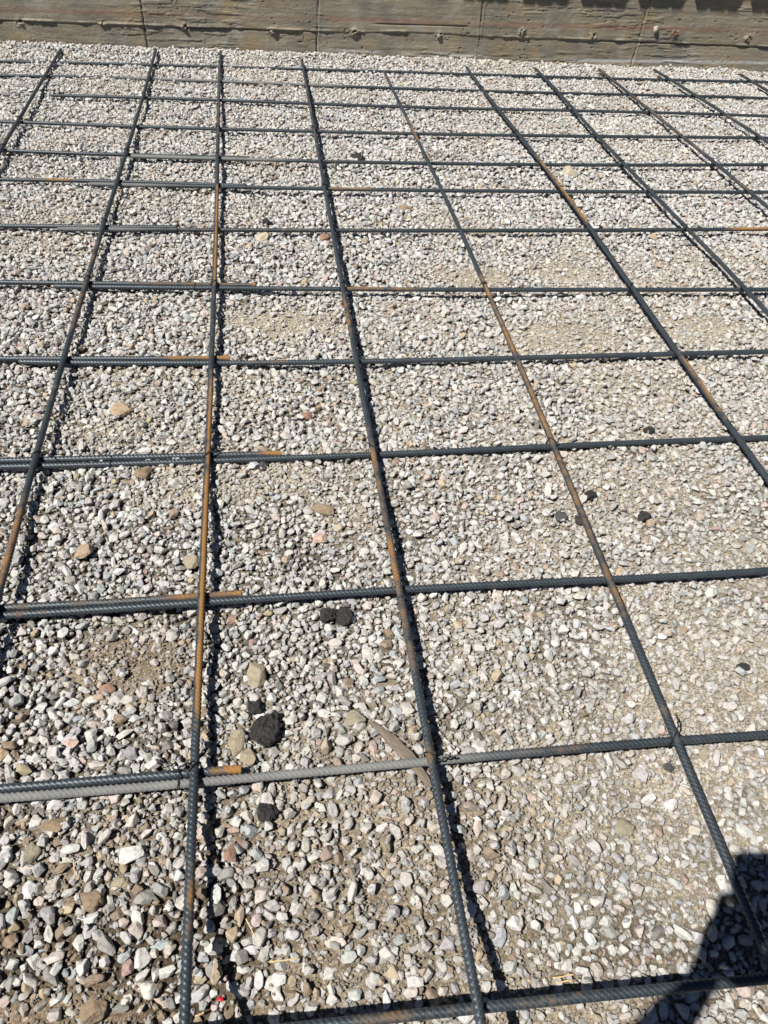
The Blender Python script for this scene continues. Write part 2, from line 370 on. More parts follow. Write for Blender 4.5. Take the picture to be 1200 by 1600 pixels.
sm_ = smooth(.0046, .0028, grv)[:, None]*(1-.6*f[:, None]); tint = tint*(1-.55*sm_)+dustc*.45*.55*sm_  # small chips dusted and also darkened, painting shade into the hollows
rot = np.stack([RS.normal(0, .38, N), RS.normal(0, .38, N), RS.uniform(0, 6.283, N)], 1)
sc = grv[:, None]*RS.uniform(.76, 1.10, (N, 3))
pid = RS.randint(0, 14, N); pid[grv < .0048] = RS.randint(14, NPROTO, int((grv < .0048).sum()))
me = bpy.data.meshes.new('gravel'); me.vertices.add(N); me.vertices.foreach_set('co', np.stack([gxv, gyv, gzv], 1).astype(np.float32).ravel())
fattr(me, 'rot', rot, 'FLOAT_VECTOR'); fattr(me, 'scl', sc, 'FLOAT_VECTOR'); fattr(me, 'pid', pid, 'INT')
fattr(me, 'tint', np.concatenate([tint, np.ones((N, 1))], 1), 'FLOAT_COLOR')
gravel = put('gravel', me, M['gravel']); tag(gravel, 'pale crushed gravel spread over the whole ground under the bars', 'gravel', kind='stuff')
g = bpy.data.node_groups.new('scatter_stones', 'GeometryNodeTree')
g.interface.new_socket('Geometry', in_out='INPUT', socket_type='NodeSocketGeometry'); g.interface.new_socket('Geometry', in_out='OUTPUT', socket_type='NodeSocketGeometry')
gi = g.nodes.new('NodeGroupInput'); go = g.nodes.new('NodeGroupOutput')
mtp = g.nodes.new('GeometryNodeMeshToPoints'); ip = g.nodes.new('GeometryNodeInstanceOnPoints'); ci = g.nodes.new('GeometryNodeCollectionInfo')
ci.inputs['Collection'].default_value = protos; ci.inputs['Separate Children'].default_value = True; ci.inputs['Reset Children'].default_value = True
def na(name, typ):
    n = g.nodes.new('GeometryNodeInputNamedAttribute'); n.data_type = typ; n.inputs['Name'].default_value = name; return n.outputs['Attribute']
er = g.nodes.new('FunctionNodeEulerToRotation')
g.links.new(gi.outputs[0], mtp.inputs['Mesh']); g.links.new(mtp.outputs[0], ip.inputs['Points']); g.links.new(ci.outputs[0], ip.inputs['Instance'])
ip.inputs['Pick Instance'].default_value = True
g.links.new(na('pid', 'INT'), ip.inputs['Instance Index']); g.links.new(na('rot', 'FLOAT_VECTOR'), er.inputs[0]); g.links.new(er.outputs[0], ip.inputs['Rotation'])
g.links.new(na('scl', 'FLOAT_VECTOR'), ip.inputs['Scale']); g.links.new(ip.outputs[0], go.inputs[0])
gravel.modifiers.new('scatter', 'NODES').node_group = g

# ------------------------------------------------------------------ board-formed wall
wall = empty('concrete_wall', (1.2, 5.80, 0)); tag(wall, 'weathered board-formed concrete wall with a faded red line along the back of the gravel', 'wall')
wx = np.concatenate([-np.geomspace(9, 2.3, 10)[:-1], np.arange(-2.3, 4.6, .006), np.geomspace(4.6, 11, 10)]); wz = np.concatenate([np.arange(-.14, .50, .004), np.arange(.50, 1.2, .02), [1.2]])
WX, WZ = np.meshgrid(wx, wz)
JX = [-2.92, -1.82, -.72, .375, 1.459, 2.58, 3.68, 4.78]
z0 = .158+.016*smooth(-1, 3.4, WX)+.012*(fbm(WX*1.3, WX*0, 61)-.5)+.036*smooth(.55, .95, WX)*smooth(1.55, 1.2, WX)*.3
D = .0034*(fbm(WX*3.2, WZ*46, 62, 5, .6)-.5)+.003*(fbm(WX*2.5, WZ*3, 63, 3)-.5)
rag = fbm(WX*9, WX*0+1.7, 64, 3)
D += .0065*np.exp(-((WZ-z0-.006)/.0055)**2)*smooth(.42, .60, rag)*(.5+fbm(WX*60, WZ*60, 57, 3))          # squeezed-out fin
D += .004*smooth(-.002, .004, WZ-z0)
sp = smooth(.56, .60, fbm(WX*5.5+.8*fbm(WX*20, WZ*60, 60, 2), WZ*62, 65, 5, .6))*smooth(.42, .60, fbm(WX*2.6, WZ*5, 66)); D += .0028*sp
D += .0022*(fbm(WX*38, WZ*60, 59, 4, .65)-.5)
pit = vnoise(WX*70, WZ*70, 67); D -= .007*smooth(.90, .96, pit)*smooth(.4, .6, vnoise(WX*6, WZ*6, 69))
gap = np.zeros_like(WX)
for i, jx in enumerate(JX):
    lean = jx+(.02 if i % 2 else -.012)*(WZ-.15)*2+.004*(fbm(WZ*14, WZ*0+i, 68)-.5)*2
    d = WX-lean
    D -= .009*np.exp(-(d/.004)**2)*(.35+.65*smooth(.3, .6, fbm(WZ*18, WZ*0+i*5.3, 58, 3))); gap = np.maximum(gap, np.exp(-(d/.004)**2)*.7*smooth(.3, .6, fbm(WZ*18, WZ*0+i*5.3, 58, 3)))
    D += .0022*np.exp(-((d-.008*(1 if i % 2 else -1))/.006)**2)*smooth(.35, .6, fbm(WZ*22, WZ*0+i*3.1, 70, 3))
    D += .0025*(1 if i % 2 else 0)*(smooth(0, .003, d)*smooth(1.1, 1.09, d))
for k, (cx_, cz_) in enumerate([(-1.47, .155), (-.976, .157), (-.472, .160), (.081, .157), (.614, .168), (1.183, .168), (1.745, .206), (2.25, .20), (2.831, .232), (3.376, .221), (3.9, .22), (-2.0, .15)]):
    dd = np.hypot(WX-cx_, (WZ-cz_)*1.2); D += .013*smooth(.040, .010, dd+.02*(fbm(WX*40, WZ*40, 20+k, 3)-.5))*smooth(.42, .62, fbm(WX*70, WZ*70, 80+k, 3))-.016*smooth(.012, .004, np.hypot(WX-cx_-.006, WZ-cz_-.004))
# long open cracks under the fin
cr = np.exp(-((WZ-z0+.004)/.0028)**2)*smooth(.45, .6, fbm(WX*1.6, WX*0+8.1, 71)); D -= .007*cr; gap = np.maximum(gap, .75*cr)
cr2 = np.exp(-((WZ-.222-.01*(WX-1))/.003)**2)*smooth(.72, .80, WX)*smooth(1.40, 1.33, WX); D -= .008*cr2; gap = np.maximum(gap, .8*cr2)
zr = .222+.011*(WX+1)*.9; red = np.exp(-((WZ-zr)/.013)**2)*(.25+.9*fbm(WX*3, WZ*30, 72))
bl = np.exp(-((WZ-.058-.01*(fbm(WX*2, WX*0, 73)-.5))/.007)**2)*smooth(.25, .6, WX)*smooth(1.75, 1.35, WX)*smooth(.42, .6, fbm(WX*4, WZ*16, 74))
bl = np.maximum(bl, 1.0*np.exp(-((WZ-.052-.022*smooth(2.2, 3.4, WX))/.010)**4)*smooth(2.0, 2.15, WX)*smooth(.30, .55, fbm(WX*3, WZ*30, 75)+.25*smooth(2.6, 3.0, WX)))
WY = -D; nxw, nzw = len(wx), len(wz); I = np.arange(nxw*nzw).reshape(nzw, nxw)
Q = np.stack([I[:-1, :-1], I[:-1, 1:], I[1:, 1:], I[1:, :-1]], -1).reshape(-1, 4)
Vw = np.stack([WX.ravel()-1.2, WY.ravel(), WZ.ravel()], 1); n0 = len(Vw)
x0, x1 = wx[0]-1.2, wx[-1]-1.2
top = Vw[I[-1]].copy(); top[:, 1] = .25; Vw = np.concatenate([Vw, top]); J = n0+np.arange(nxw)
Q = np.concatenate([Q, np.stack([I[-1, :-1], I[-1, 1:], J[1:], J[:-1]], -1)])
bot = top.copy(); bot[:, 2] = -.14; K = len(Vw)+np.arange(nxw); Vw = np.concatenate([Vw, bot]); Q = np.concatenate([Q, np.stack([J[:-1], J[1:], K[1:], K[:-1]], -1)])
me = new_mesh('wall_face', Vw, Q)
mk = np.zeros((len(Vw), 4), np.float32); mk[:n0, 0] = np.clip(red, 0, 1).ravel(); mk[:n0, 1] = np.clip(bl, 0, 1).ravel(); mk[:n0, 2] = np.clip(gap, 0, 1).ravel(); mk[:, 3] = 1
fattr(me, 'marks', mk, 'FLOAT_COLOR'); put('wall_face', me, M['concrete'], wall)

def rock_mesh(name, hx, hy, hz, seed, ang=.7, rough_=.06, sub=4, planes=14):
    P, F = stone_shape(seed, sub, ang, rough_, planes); s = np.abs(P).max(0); P = P/s*np.array([hx, hy, hz]); return new_mesh(name, P, F)
clump = stone_mat('mortar_clump', False, (.27, .24, .18))
for k, (cx_, cz_, hx) in enumerate([(-.976, .157, .024), (-.472, .160, .020), (.081, .157, .028), (.614, .168, .022), (1.183, .168, .026), (1.745, .206, .024), (3.376, .221, .018)]):
    for q in range(3):
        o = put('mortar_lump', rock_mesh('mortar_lump', hx*RS.uniform(.35, .6), .012, hx*RS.uniform(.3, .5), 900+k*3+q, .9, .10, 3), clump, wall, (cx_-1.2+RS.uniform(-.6, .6)*hx, -.006, cz_+RS.uniform(-.5, .5)*hx))
o = put('mortar_lump', rock_mesh('mortar_lump', .016, .016, .026, 950, .9, .08, 3), stone_mat('pale_mortar', False, (.42, .39, .31)), wall, (2.678-1.2, -.014, .252)); o['label'] = 'pale upright mortar lump left of the wire stub'
def tube_mesh(name, pts, r, seg=6, closed=False):
    pts = np.asarray(pts, float); n = len(pts); T = np.gradient(pts, axis=0); T /= np.linalg.norm(T, axis=1)[:, None]+1e-9
    a = np.cross(T, [0, 0, 1.0]); bad = np.linalg.norm(a, axis=1) < .1; a[bad] = np.cross(T[bad], [1.0, 0, 0]); a /= np.linalg.norm(a, axis=1)[:, None]; b = np.cross(T, a)
    th = np.arange(seg)/seg*2*np.pi; r = np.broadcast_to(np.asarray(r, float), (n,))
    V = pts[:, None]+r[:, None, None]*(a[:, None]*np.cos(th)[None, :, None]+b[:, None]*np.sin(th)[None, :, None])
    V = np.concatenate([V.reshape(-1, 3), pts[:1], pts[-1:]]); I = np.arange(n*seg).reshape(n, seg)
    Q = np.stack([I[:-1], np.roll(I[:-1], -1, 1), np.roll(I[1:], -1, 1), I[1:]], -1).reshape(-1, 4)
    c0, c1 = n*seg, n*seg+1
    Q2 = [[c0, I[0, (k+1) % seg], I[0, k], I[0, k]] for k in range(seg)]+[[c1, I[-1, k], I[-1, (k+1) % seg], I[-1, (k+1) % seg]] for k in range(seg)]
    tri = np.array([[q[0], q[1], q[2]] for q in Q2])
    bm = bmesh.new(); vs = [bm.verts.new(v) for v in V]
    for f_ in Q: bm.faces.new([vs[i] for i in f_])
    for f_ in tri: bm.faces.new([vs[i] for i in f_])
    for f_ in bm.faces: f_.smooth = True
    me = bpy.data.meshes.new(name); bm.to_mesh(me); bm.free(); return me
rust_w = plain('rusty_wire', (.26, .12, .06), .9, 0, 300)
for k in range(6):
    a = RS.uniform(0, 6.28); p0 = np.array([2.831-1.2+RS.uniform(-.01, .01), -.010, .236]); L_ = RS.uniform(.02, .05)
    e = p0+np.array([math.cos(a)*L_, -.012, math.sin(a)*L_*.6-.008]); mid = (p0+e)/2+RS.normal(0, .006, 3)-[0, .012, 0]
    put('wire_stub', tube_mesh('wire_stub', [p0, mid, e, e+RS.normal(0, .006, 3)], .0014, 5), rust_w, wall)

# corrugated steel deck on the wall top; its front edge throws the toothed shadow on the wall
deck = empty('steel_deck', (1.2, 5.80, 1.2)); tag(deck, 'corrugated galvanised steel deck overhanging the top of the concrete wall', 'steel deck')
prof = []; per = .405; x = 1.336-per*.0-5*per-.18
OV = .300; sh = OV*SUN_DIR.x/SUN_DIR.y
while x < 7.5:
    # lower flute .30 wide with two small stiffening ribs, upper flute .06 wide, sloping webs
    bx = x; lo = .003; hi = .079
    for dx_, z_ in ((0, lo), (.065, lo), (.072, lo+.012), (.088, lo+.012), (.095, lo), (.195, lo), (.202, lo+.012), (.218, lo+.012), (.225, lo), (.290, lo), (.3175, hi), (.3775, hi)): prof.append((bx+dx_, z_))
    x += per
prof = np.array(prof); off = 1.336-sh; # first visible tooth starts at 1.336 on the wall
base = prof[:, 0]; kk = np.argmin(np.abs(base-off)); shift = off-(x-per*round((x-off)/per)); prof[:, 0] += shift
yy = np.array([-OV, .5]); V = []
for y_ in yy:
    for t_ in (0, .0015): V += [(p[0]-1.2, y_, p[1]+t_) for p in prof]
V = np.array(V); n = len(prof); a = np.arange(n-1)
def strip(i, j): return np.stack([i+a, i+a+1, j+a+1, j+a], -1)
Q = np.concatenate([strip(0, 2*n), strip(n, 3*n), strip(0, n), strip(2*n, 3*n)])
put('deck_sheet', new_mesh('deck_sheet', V, Q, False), M['deck'], deck)

# ------------------------------------------------------------------ reinforcing bars
BARS = {
'A': [(-1.1714, 3.7988), (-1.177, 4.0231), (-1.1825, 4.2474), (-1.1878, 4.4717), (-1.1931, 4.6959), (-1.1981, 4.9202), (-1.2031, 5.1445), (-1.2079, 5.3688), (-1.2126, 5.5931)],
'B': [(-0.5962, 1.2308), (-0.6086, 1.786), (-0.6173, 2.3411), (-0.623, 2.8963), (-0.6268, 3.4515), (-0.63, 4.0067), (-0.6342, 4.5618), (-0.6414, 5.117), (-0.6538, 5.6722)],
'C': [(-0.1656, 0.3258), (-0.1744, 0.9911), (-0.1817, 1.6564), (-0.1901, 2.3217), (-0.2009, 2.9869), (-0.2142, 3.6522), (-0.2287, 4.3175), (-0.2418, 4.9828), (-0.2497, 5.648)],
'D': [(0.2507, 0.2944), (0.2496, 0.9504), (0.2491, 1.6064), (0.2495, 2.2623), (0.2507, 2.9183), (0.2527, 3.5743), (0.255, 4.2303), (0.2572, 4.8862), (0.2583, 5.5422)],
'E': [(0.7136, 0.3771), (0.7287, 0.9947), (0.7451, 1.6123), (0.7586, 2.2298), (0.7667, 2.8474), (0.7689, 3.465), (0.7663, 4.0825), (0.7617, 4.7001), (0.7599, 5.3177)],
'F': [(1.2874, 1.409), (1.2978, 1.9191), (1.3132, 2.4291), (1.3259, 2.9392), (1.3319, 3.4493), (1.3303, 3.9593), (1.3235, 4.4694), (1.3174, 4.9794), (1.3214, 5.4895)],
'G': [(1.7482, 2.2967), (1.7558, 2.699), (1.756, 3.1012), (1.7559, 3.5035), (1.7593, 3.9057), (1.7676, 4.308), (1.7788, 4.7102), (1.7882, 5.1125), (1.7883, 5.5147)],
'H': [(2.2505, 3.2454), (2.2542, 3.5339), (2.2555, 3.8224), (2.2553, 4.1109), (2.2541, 4.3994), (2.2524, 4.6879), (2.2502, 4.9764), (2.2474, 5.2649), (2.2437, 5.5534)],
'I': [(2.7261, 4.1552), (2.7207, 4.334), (2.7141, 4.5128), (2.7062, 4.6915), (2.6969, 4.8703), (2.6864, 5.0491), (2.6745, 5.2279), (2.6614, 5.4066), (2.6469, 5.5854)],
'J': [(3.2577, 5.1496), (3.2579, 5.1988), (3.2582, 5.2481), (3.2584, 5.2973), (3.2586, 5.3466), (3.2588, 5.3959), (3.259, 5.4451), (3.2593, 5.4944), (3.2595, 5.5437)],
'1': [(-1.52, 5.3504), (-0.9324, 5.3675), (-0.3449, 5.3825), (0.2427, 5.3922), (0.8303, 5.396), (1.4179, 5.3958), (2.0055, 5.396), (2.5931, 5.4037), (3.1807, 5.4282)],
'2': [(-1.45, 5.0418), (-0.8666, 5.0719), (-0.2831, 5.0617), (0.3003, 5.0391), (0.8837, 5.0225), (1.4672, 5.0205), (2.0506, 5.0324), (2.6341, 5.0478), (3.2175, 5.0468)],
'3': [(-1.1175, 4.7035), (-0.6008, 4.7042), (-0.084, 4.6896), (0.4327, 4.6739), (0.9494, 4.6656), (1.4661, 4.6671), (1.9829, 4.6754), (2.4996, 4.681), (3.0163, 4.6692)],
'4': [(-1.2777, 4.2543), (-0.7925, 4.2328), (-0.3074, 4.2156), (0.1777, 4.2049), (0.6629, 4.2019), (1.148, 4.2066), (1.6331, 4.2181), (2.1183, 4.2346), (2.6034, 4.2528)],
'5a': [(-1.162, 3.8494), (-0.7985, 3.8241), (-0.435, 3.81), (-0.0715, 3.8073)],
'5b': [(-0.6093, 3.8024), (-0.2117, 3.7867), (0.1859, 3.7766), (0.5835, 3.7721), (0.9811, 3.7733), (1.3787, 3.7801), (1.7763, 3.7926), (2.1739, 3.8108), (2.5715, 3.8346)],
'6a': [(-1.1129, 3.5008), (-0.7705, 3.4962), (-0.4282, 3.4815), (-0.0858, 3.4568)],
'6b': [(-0.7438, 3.4641), (-0.3743, 3.4494), (-0.0049, 3.439), (0.3645, 3.433), (0.7339, 3.431), (1.1033, 3.4329), (1.4728, 3.438), (1.8422, 3.4457), (2.2116, 3.4551)],
'7a': [(-1.0105, 3.0336), (-0.7909, 3.0305), (-0.5714, 3.0274), (-0.3518, 3.0242)],
'7b': [(-0.7954, 3.0037), (-0.4266, 3.0015), (-0.0579, 3.001), (0.3109, 3.0022), (0.6797, 3.0052), (1.0484, 3.0099), (1.4172, 3.0163), (1.7859, 3.0245), (2.1547, 3.0344)],
'8a': [(-0.9089, 2.5726), (-0.623, 2.5619), (-0.3371, 2.5511), (-0.0512, 2.5404)],
'8b': [(-0.7283, 2.543), (-0.4039, 2.53), (-0.0795, 2.5188), (0.245, 2.5093), (0.5694, 2.5015), (0.8938, 2.4955), (1.2182, 2.4912), (1.5426, 2.4885), (1.867, 2.4876)],
'9a': [(-0.8032, 2.0902), (-0.5794, 2.0828), (-0.3557, 2.0754), (-0.1319, 2.068)],
'9b': [(-0.7453, 2.071), (-0.4475, 2.0538), (-0.1498, 2.0432), (0.148, 2.0381), (0.4457, 2.0371), (0.7435, 2.0392), (1.0412, 2.0429), (1.339, 2.0469), (1.6367, 2.0495)],
'10a': [(-0.6973, 1.6066), (-0.462, 1.6034), (-0.2266, 1.6001), (0.0087, 1.5968)],
'10b': [(-0.6917, 1.5819), (-0.4305, 1.5785), (-0.1694, 1.5782), (0.0918, 1.58), (0.353, 1.5833), (0.6142, 1.5873), (0.8754, 1.5911), (1.1365, 1.5941), (1.3977, 1.5955)],
'11a': [(-0.5809, 1.1173), (-0.4179, 1.1163), (-0.2548, 1.1153), (-0.0918, 1.1143)],
'11b': [(-0.5793, 1.0983), (-0.365, 1.0989), (-0.1507, 1.1019), (0.0636, 1.1044), (0.2779, 1.1049), (0.4923, 1.103), (0.7066, 1.0995), (0.9209, 1.0965), (1.1352, 1.097)],
'12a': [(-0.5002, 0.7094), (-0.3633, 0.7086), (-0.2264, 0.7077), (-0.0895, 0.7067)],
'12b': [(-0.4963, 0.6915), (-0.3196, 0.6891), (-0.1429, 0.6881), (0.0338, 0.6881), (0.2105, 0.6884), (0.3872, 0.6885), (0.5639, 0.6877), (0.7406, 0.6856), (0.9173, 0.6812)],
'13': [(0.0457, 0.2986), (0.1283, 0.297), (0.211, 0.2952), (0.2936, 0.2933), (0.3763, 0.2913), (0.4589, 0.2891), (0.5415, 0.2869), (0.6242, 0.2845), (0.7068, 0.282)],
}
RUST = {
 'A': [],
 'B': [(2.203, 2.841, 0.5), (1.8, 2.057, 0.25), (1.138, 1.416, 0.75)],
 'C': [(4.075, 5.447, 0.5), (2.512, 3.413, 0.85), (2.043, 2.512, 0.3), (1.507, 1.939, 0.8), (0.824, 1.507, 1.1), (0.467, 0.505, 0.9)],
 'D': [(3.83, 5.078, 0.4), (2.141, 2.414, 0.55), (1.273, 1.615, 0.65), (1.074, 1.273, 0.72), (0.858, 1.074, 0.5), (0.673, 0.692, 0.8)],
 'E': [(4.997, 5.501, 0.50), (3.993, 4.397, 0.66), (2.011, 2.576, 0.75), (1.561, 2.011, 0.70), (1.175, 1.561, 0.66), (0.974, 1.175, 0.66), (0.621, 0.757, 0.30)],
 'F': [(3.037, 3.838, 0.9), (1.666, 2.013, 0.8)],
 'G': [(2.763, 2.945, 0.4), (4.0, 4.648, 0.2)],
 'H': [(5.22, 5.603, 0.4), (3.93, 4.943, 0.6), (3.412, 3.574, 0.5)],
 'I': [(4.427, 4.602, 0.6)],
 'J': [(5.327, 5.647, 0.4)],
 '8a': [(-0.466, 0.016, 0.6)],
 '8b': [(0.262, 0.491, 0.8), (-0.051, 0.262, 0.4)],
 '9a': [(-0.323, -0.113, 1.0)],
 '10a': [(-0.066, 0.025, 0.9)],
 '11a': [(-0.59, -0.265, 0.38), (-0.265, -0.075, 0.65)],
 '11b': [(-0.586, -0.433, 0.4)],
 '12a': [(-0.132, -0.076, 1.1)],
 '12b': [(0.43, 0.53, 0.5), (0.76, 0.851, 0.25)],
 '13': [(0.078, 0.19, 0.55), (0.305, 0.403, 0.35)],
 '7b': [(-0.536, 0.462, 0.45), (1.973, 2.462, 1.0)],
 '6a': [(-0.984, -0.788, 0.8)],
 '6b': [(0.29, 0.46, 0.9)],
 '5b': [(-0.042, 0.438, 0.3)],
 '9b': [(-0.093, 0.1, 0.4)],
 '3': [(1.731, 2.043, 0.4)],
 '4': [(0.22, 0.751, 0.35)],
}
DUST = {
 '12b': [(-0.809, 0.308, 1.1), (0.308, 0.405, 0.4)],
 '5b': [(-0.652, 0.047, 0.9)],
 '6b': [(-0.77, -0.479, 0.8)],
 '7b': [(-0.819, -0.536, 0.8)],
 '2': [(-0.76, 0.416, 0.9)],
 '6a': [],
}

def cubic(t, tp, vp):
    d = min(4, len(tp)-1); c = np.polyfit(tp-tp.mean(), vp, d); v = np.polyval(c, np.clip(t, tp.min(), tp.max())-tp.mean())
    dc = np.polyder(c)
    for e, m_ in ((tp.min(), t < tp.min()), (tp.max(), t > tp.max())):
        sl = np.clip(np.polyval(dc, e-tp.mean()), -.03, .03); v = v+np.where(m_, (t-e)*sl, 0)
    return v
RAD = .0077
def bar_path(key, ext0, ext1, z, ds):
    pts = np.array(BARS[key]); ax = 1 if key.isalpha() else 0
    t = np.arange(pts[:, ax].min()-ext0, pts[:, ax].max()+ext1, ds); v = cubic(t, pts[:, ax], pts[:, 1-ax])
    return ax, t, v
PATHS = {}
def bar(key, ext0, ext1, z, label, near):
    ds = .0014 if near else .0026; seg = 14 if near else 10
    ax, t, v = bar_path(key, ext0, ext1, z, ds)
    if key.endswith('a'):        # lapped bar lies tight against its partner
        bx, bt, bv = bar_path(key[:-1]+'b', .1, 1, z, .01); pv = np.interp(t, bt, bv, left=bv[0]); v = np.maximum(v, pv+.0172)
    n = len(t); sd = sum(map(ord, key))
    zz = z+.0022*(fbm(t*1.1, t*0+sd, 90)-.5)*2
    C_ = np.stack([v, t, zz], 1) if ax == 1 else np.stack([t, v, zz], 1)
    PATHS[key] = (ax, t, v, zz)
    org = C_[0].copy()
    dv = np.gradient(v, t); nrm = np.sqrt(1+dv**2)
    side = np.stack([1/nrm, -dv/nrm, 0*t], 1) if ax == 1 else np.stack([-dv/nrm, 1/nrm, 0*t], 1)
    th = np.arange(seg)/seg*2*np.pi; r0 = 1.15 if key == 'C' else RS.uniform(-.45, .45); th_w = th+r0+.0
    pitch = .0096 if near else .0105; S = t[:, None]; TW = th[None, :]
    half = np.where(np.sin(TW-r0) > 0, 1, 0)
    ph = (S/pitch+.80*np.cos(TW-r0)*(1 if ord(key[0]) % 2 else -1)+.5*half)
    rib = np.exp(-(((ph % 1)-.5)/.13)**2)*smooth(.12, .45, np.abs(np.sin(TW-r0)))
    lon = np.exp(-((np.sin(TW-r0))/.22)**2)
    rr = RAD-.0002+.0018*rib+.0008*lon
    rr[0] *= .97; rr[-1] *= .97
    V = C_[:, None]+rr[..., None]*(side[:, None]*np.cos(TW)[..., None]+np.array([0, 0, 1.])*np.sin(TW)[..., None])
    rust = np.full(n, 0.0)
    for a0, b0, s_ in RUST.get(key, []): rust = np.maximum(rust, s_*smooth(a0-.09, a0+.05, t)*smooth(b0+.09, b0-.05, t)*(.7+.6*fbm(t*14, t*0+sd, 93, 3)))
    dust = np.full(n, 0.0)
    for a0, b0, s_ in DUST.get(key, []): dust = np.maximum(dust, .9*s_*smooth(a0-.10, a0+.08, t)*smooth(b0+.14, b0-.08, t)*(.75+.5*fbm(t*18, t*0+sd, 94, 3)))
    ends = .6*(np.exp(-(t-t[0])/.012)+np.exp(-(t[-1]-t)/.012))
    ru = np.broadcast_to((rust+ends+.04)[:, None], rr.shape)+.0
    ang_ = {'C': 1.0, 'D': 2.0, 'F': 1.2}.get(key, 1.5); ru = ru*(1-.45*(rib > .5))*((.30+.95*smooth(.35, .95, np.cos(TW-ang_))) if key == 'C' else (.60+.55*smooth(-.1, .95, np.cos(TW-ang_))))
    du = np.broadcast_to(dust[:, None], rr.shape)
    V = V.reshape(-1, 3)-org; I = np.arange(n*seg).reshape(n, seg)
    Q = np.stack([I[:-1], np.roll(I[:-1], -1, 1), np.roll(I[1:], -1, 1), I[1:]], -1).reshape(-1, 4)
    # end caps as quads
    cap = [[I[e, a_], I[e, a_+1], I[e, seg-2-a_], I[e, seg-1-a_]] for e in (0, -1) for a_ in range(seg//2-1)]
    Q = np.concatenate([Q, np.array(cap)]); me = new_mesh('rebar', V, Q)
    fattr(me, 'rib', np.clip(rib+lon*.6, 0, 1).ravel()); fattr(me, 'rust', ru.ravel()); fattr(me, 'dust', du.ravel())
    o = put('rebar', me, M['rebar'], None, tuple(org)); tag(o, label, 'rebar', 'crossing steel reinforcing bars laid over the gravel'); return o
ORD = ['first', 'second', 'third', 'fourth', 'fifth', 'sixth', 'seventh', 'eighth', 'ninth', 'tenth', 'eleventh', 'twelfth', 'thirteenth']
ZT, ZL = .040, .0568
LDESC = {'A': 'short dark bar cut by the left edge', 'B': 'slate bar leaning left with a brown lower end', 'C': 'near vertical bar with a long bright orange rust streak',
 'D': 'steep bar with brown rust in its middle and slate ends', 'E': 'long diagonal bar mostly brown with rust, ending in the shadow', 'F': 'diagonal bar with two orange rusty stretches',
 'G': 'dark clean diagonal bar', 'H': 'slanting bar with a brown upper stretch', 'I': 'slanting dark bar near the top right corner', 'J': 'short dark bar in the top right corner'}
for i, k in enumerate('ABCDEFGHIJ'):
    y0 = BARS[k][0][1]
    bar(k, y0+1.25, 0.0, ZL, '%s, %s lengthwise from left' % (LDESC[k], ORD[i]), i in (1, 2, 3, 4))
TD = {'1': (1.1, .5, 'bar nearest the wall, half buried in gravel'), '2': (1.1, 1, 'thin looking bar with a grey dusty left stretch'), '3': (0, 1, 'ribbed bar whose left end shows beside the first lengthwise bar'),
 '4': (1, .3, 'dark bar fading into gravel at its right end'), '5a': (1, 0, 'upper left piece of a lap, slate and ribbed'), '5b': (0, 1, 'long bar with a grey dusty left end'),
 '6a': (1, 0, 'upper left piece of a lap with a brown rusty stretch'), '6b': (0, .3, 'long bar with a light grey left end and a brown patch'), '7a': (1, 0, 'upper left piece of a lap, blue slate'),
 '7b': (0, 1, 'long bar, left end grey, right end orange'), '8a': (1, 0, 'upper left piece of a lap beside the wire curl'), '8b': (0, 1, 'long dark bar casting a thin separate shadow'),
 '9a': (1, 0, 'upper piece of a lap ending in orange rust'), '9b': (0, 1, 'long slate ribbed bar under the rusty lap end'), '10a': (1, 0, 'upper piece of a doubled bar with a small rusty tip'),
 '10b': (1, 1, 'lower long piece of a doubled bar with coarse ribs'), '11a': (1, 0, 'upper brown topped piece of a doubled bar'), '11b': (1, 1, 'lower long blue slate piece of a doubled bar'),
 '12a': (1, 0, 'short dark bar ending in an orange tip'), '12b': (1, 1, 'light grey cement dusted bar turning slate to the right'), '13': (1.2, 1, 'raised bar along the bottom edge with its shadow beside it')}
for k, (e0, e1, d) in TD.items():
    n = int(k.rstrip('ab')); bar(k, e0, e1, ZT, '%s, %s row from wall' % (d, ORD[n-1]), n >= 9)

